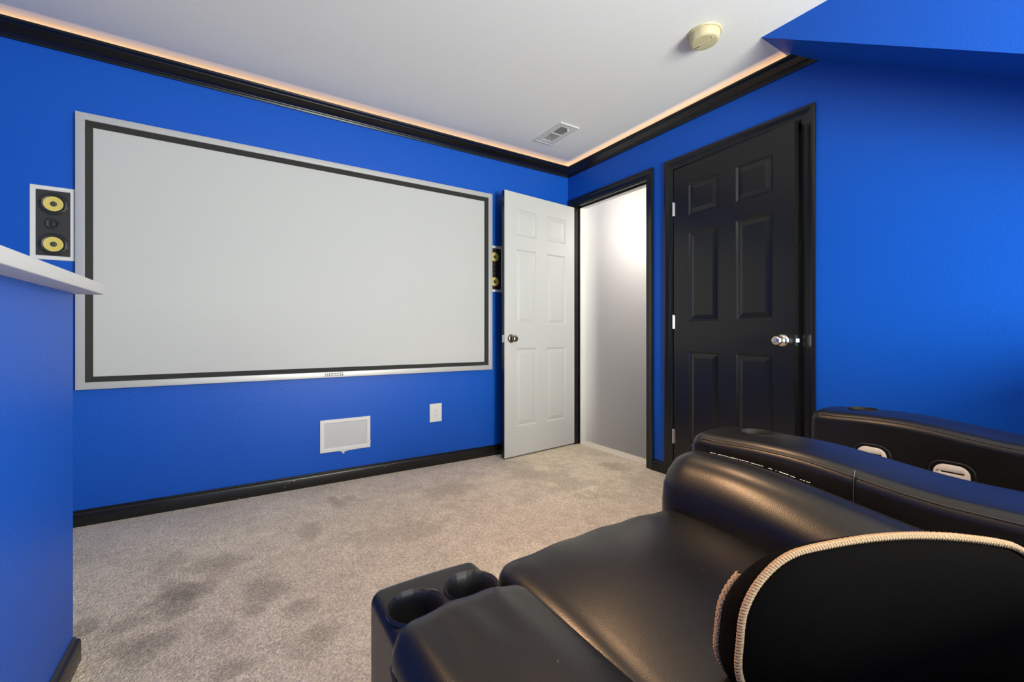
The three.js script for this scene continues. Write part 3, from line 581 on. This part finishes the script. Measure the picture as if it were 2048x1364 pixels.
// far seat: recliner with two cup holder armrests
{
  const s = thing('recliner_chair', 'black leather recliner with cup holders in both armrests', 'recliner', [0, 0, 0]);
  const wave = (z) => 0.652 + 0.006 * smoothstep(z, 2.2, 2.35) - 0.030 * smoothstep(z, 2.40, 2.72);
  function armrest(x0, x1, z0, zc) {
    const g = smooth(orient(armGeo(x0, x1, 0.05, wave, z0, 3.05, 0.030, 0.040, 0.008)));
    const cx = (x0 + x1) / 2 + 0.018, a = part('armrest', cut(g, hole(0.044, 0.56, 0.8, cx, zc)), M.leather, s);
    const c = part('cup_holder', cupGeo(0.043, 0.085, 0.002), M.armCup, a); c.position.set(cx, wave(zc) + 0.0068, zc);
    // seam piping along both top edges and down the front
    for (const [x, k] of [[x0 + 0.006, 1], [x1 - 0.006, -1]]) {
      const pts = [V3(x + 0.004 * k, 0.30, z0 + 0.018), V3(x + 0.004 * k, 0.56, z0 + 0.018), V3(x + 0.006 * k, 0.615, z0 + 0.020)];
      for (let i = 0; i <= 16; i++) { const z = z0 + 0.045 + (3.0 - z0 - 0.045) * i / 16; pts.push(V3(x + 0.001 * k, wave(z) - 0.011, z)); }
      part('piping', tube(pts, 0.0026, 140), M.seam, a);
    }
    return a;
  }
  const a1 = armrest(-1.330, -1.112, 2.142, 2.285), a2 = armrest(-0.598, -0.375, 2.150, 2.285);
  // stitched cross seam on the near armrest
  part('cross_seam', tube([V3(-1.3315, 0.40, 2.555), V3(-1.3315, 0.60, 2.555), V3(-1.330, 0.634, 2.555), V3(-1.324, 0.648, 2.555)], 0.0017, 30), M.leather, a1);
  // two pale metal hardware plates on the inner face of the far armrest
  for (const [z, y] of [[2.352, 0.522], [2.552, 0.510]]) {
    const sh = new THREE.Shape(roundRect(-0.040, 0.040, -0.030, 0.030, 0.026, 8, 1).map(([a, b]) => new THREE.Vector2(a, b)));
    const slot = new THREE.Path(roundRect(-0.026, 0.030, 0.004, 0.012, 0.0035, 4, 1).map(([a, b]) => new THREE.Vector2(a, b)).reverse()); sh.holes.push(slot);
    const g = new THREE.ExtrudeGeometry(sh, { depth: 0.003, bevelEnabled: true, bevelSize: 0.0015, bevelThickness: 0.0012, bevelSegments: 2, curveSegments: 10 });
    g.rotateY(-Math.PI / 2);
    const p = part('hardware_plate', hard(g, 0.5), M.bracket, a2, 'pale oblong metal plate with screws'); p.position.set(-0.5995, y, z);
    part('bezel', uvMetres(new THREE.TubeGeometry(new THREE.CatmullRomCurve3(roundRect(-0.052, 0.052, -0.040, 0.040, 0.034, 6, 3).map(([a, b]) => V3(0, b, a)), true), 80, 0.0022, 6, true)), M.seam, p);
    for (const [u, v] of [[-0.031, 0.010], [-0.020, -0.006], [0.004, -0.004], [0.024, -0.006]]) part('screw', new THREE.CylinderGeometry(0.0022, 0.0022, 0.0015, 10).rotateZ(Math.PI / 2).translate(-0.0048, v, u), M.slot, p);
  }
  part('seat_cushion', softBlock(0.50, 0.17, 0.80, 0.05, (v, w, h, d) => { if (v.y > 0) v.y += 0.02 * (1 - (v.x / w) ** 2) - 0.04 * smoothstep(v.z / d, -0.8, 0.7); }, [20, 8, 24]).translate(-0.855, 0.36, 2.62), M.leather, s);
  part('front_panel', softBlock(0.49, 0.24, 0.06, 0.02, null, [12, 8, 6]).translate(-0.855, 0.16, 2.26), M.leather, s);
  part('unseen_backrest', softBlock(0.71, 0.54, 0.24, 0.08, (v, w, h, d) => { if (v.z < 0) v.z -= 0.03 * (1 - (v.x / w) ** 2) * (1 - (v.y / h) ** 2); v.z += 0.10 * (v.y / h); }, [26, 22, 10]).translate(-0.775, 0.53, 3.20), M.leather, s);  // out of view; height and width set to shade the lower right wall
  part('base', box(-1.30, -0.40, 0, 0.10, 2.30, 3.10, 0.01), M.velvet, s);
}
// unseen tower speaker shape, out of view, placed to shade the lower right wall
{
  const s = thing('unseen_tower_speaker', 'unseen black tower speaker shape, out of view, placed to shade the right wall', 'speaker', [-0.225, 0, 3.23]);
  part('cabinet', box(-0.13, 0.13, 0.03, 0.92, -0.15, 0.15, 0.008), M.baffle, s);
  part('plinth', box(-0.145, 0.145, 0, 0.03, -0.165, 0.165, 0.004), M.rubber, s);
  for (const [y, r] of [[0.30, 0.085], [0.52, 0.085], [0.76, 0.03]]) {
    const w = part('driver', lathe([[r, 0], [r, 0.004], [r * 0.85, 0.007], [r * 0.75, 0.003], [r * 0.3, -0.004], [0, 0.002]].reverse(), 32), M.rubber, s);
    w.rotation.x = -Math.PI / 2; w.position.set(0, y, -0.15);
  }
}
// boxed throw pillow standing on the near seat
{
  const e = new THREE.Vector2(0.42, 0.23).normalize();                  // runs to the right along (x, z)
  const s = thing('throw_pillow', 'black boxed throw pillow with tan twisted cord edging', 'pillow', [-1.931, 0.470, 2.655], -Math.atan2(e.y, e.x));
  const W = 0.42, H = 0.190, TH = 0.048;
  // outline in the pillow's own plane (u right, v up), rounded and a little slumped
  const outline = (ins, back = 0) => roundRect(ins, W - ins, ins * 0.6, H - ins, 0.075 - ins * 0.5, 10, 12).map(([u, v]) => {
    const b = 0.030 * Math.sin(Math.PI * THREE.MathUtils.clamp(u / W, 0, 1)) * smoothstep(v, 0.05, H);
    return [u - 0.018 * (1 - v / H) * (1 - smoothstep(u, 0, W)), (v + b) * (1 - 0.13 * back)];
  });
  const rings = [[0.085, 0.022], [0.06, 0.017], [0.03, 0.010], [0.012, 0.003], [0.0, -0.004], [-0.003, -0.012], [-0.006, -TH / 2], [-0.003, -TH + 0.012], [0.0, -TH + 0.004], [0.03, -TH - 0.010], [0.07, -TH - 0.016]].map(([ins, n]) => outline(ins, THREE.MathUtils.clamp(-n / TH, 0, 1)).map(([u, v]) => V3(u, v, n)));
  part('cushion', smooth(orient(loft(rings))), M.pillow, s);
  function rope(n, r, twist, keep, mat, label) {
    const curve = new THREE.CatmullRomCurve3(outline(0.001, THREE.MathUtils.clamp(-n / TH, 0, 1)).map(([u, v]) => V3(u, v, n)), true), seg = 900, list = [], fr = curve.computeFrenetFrames(seg, true);
    for (const ph of [0, Math.PI]) {
      const q = [];
      for (let i = 0; i <= seg; i++) { const t = i / seg, c = curve.getPointAt(t % 1); if (!keep(c)) continue; const a = t * twist * Math.PI * 2 + ph; q.push(c.addScaledVector(fr.normals[i], Math.cos(a) * r * 0.55).addScaledVector(fr.binormals[i], Math.sin(a) * r * 0.55)); }
      list.push(uvMetres(new THREE.TubeGeometry(new THREE.CatmullRomCurve3(q), q.length, r * 0.72, 6)));
    }
    part('cord', join(list), mat, s, label);
  }
  rope(0, 0.0042, 150, () => true, M.cord, 'tan twisted cord around the front edge');
  rope(-TH, 0.0050, 190, (c) => c.x < 0.03 && c.y < 0.15, M.cordFray, 'frayed tan cord down the back edge');
}
renderer.render(scene, camera);
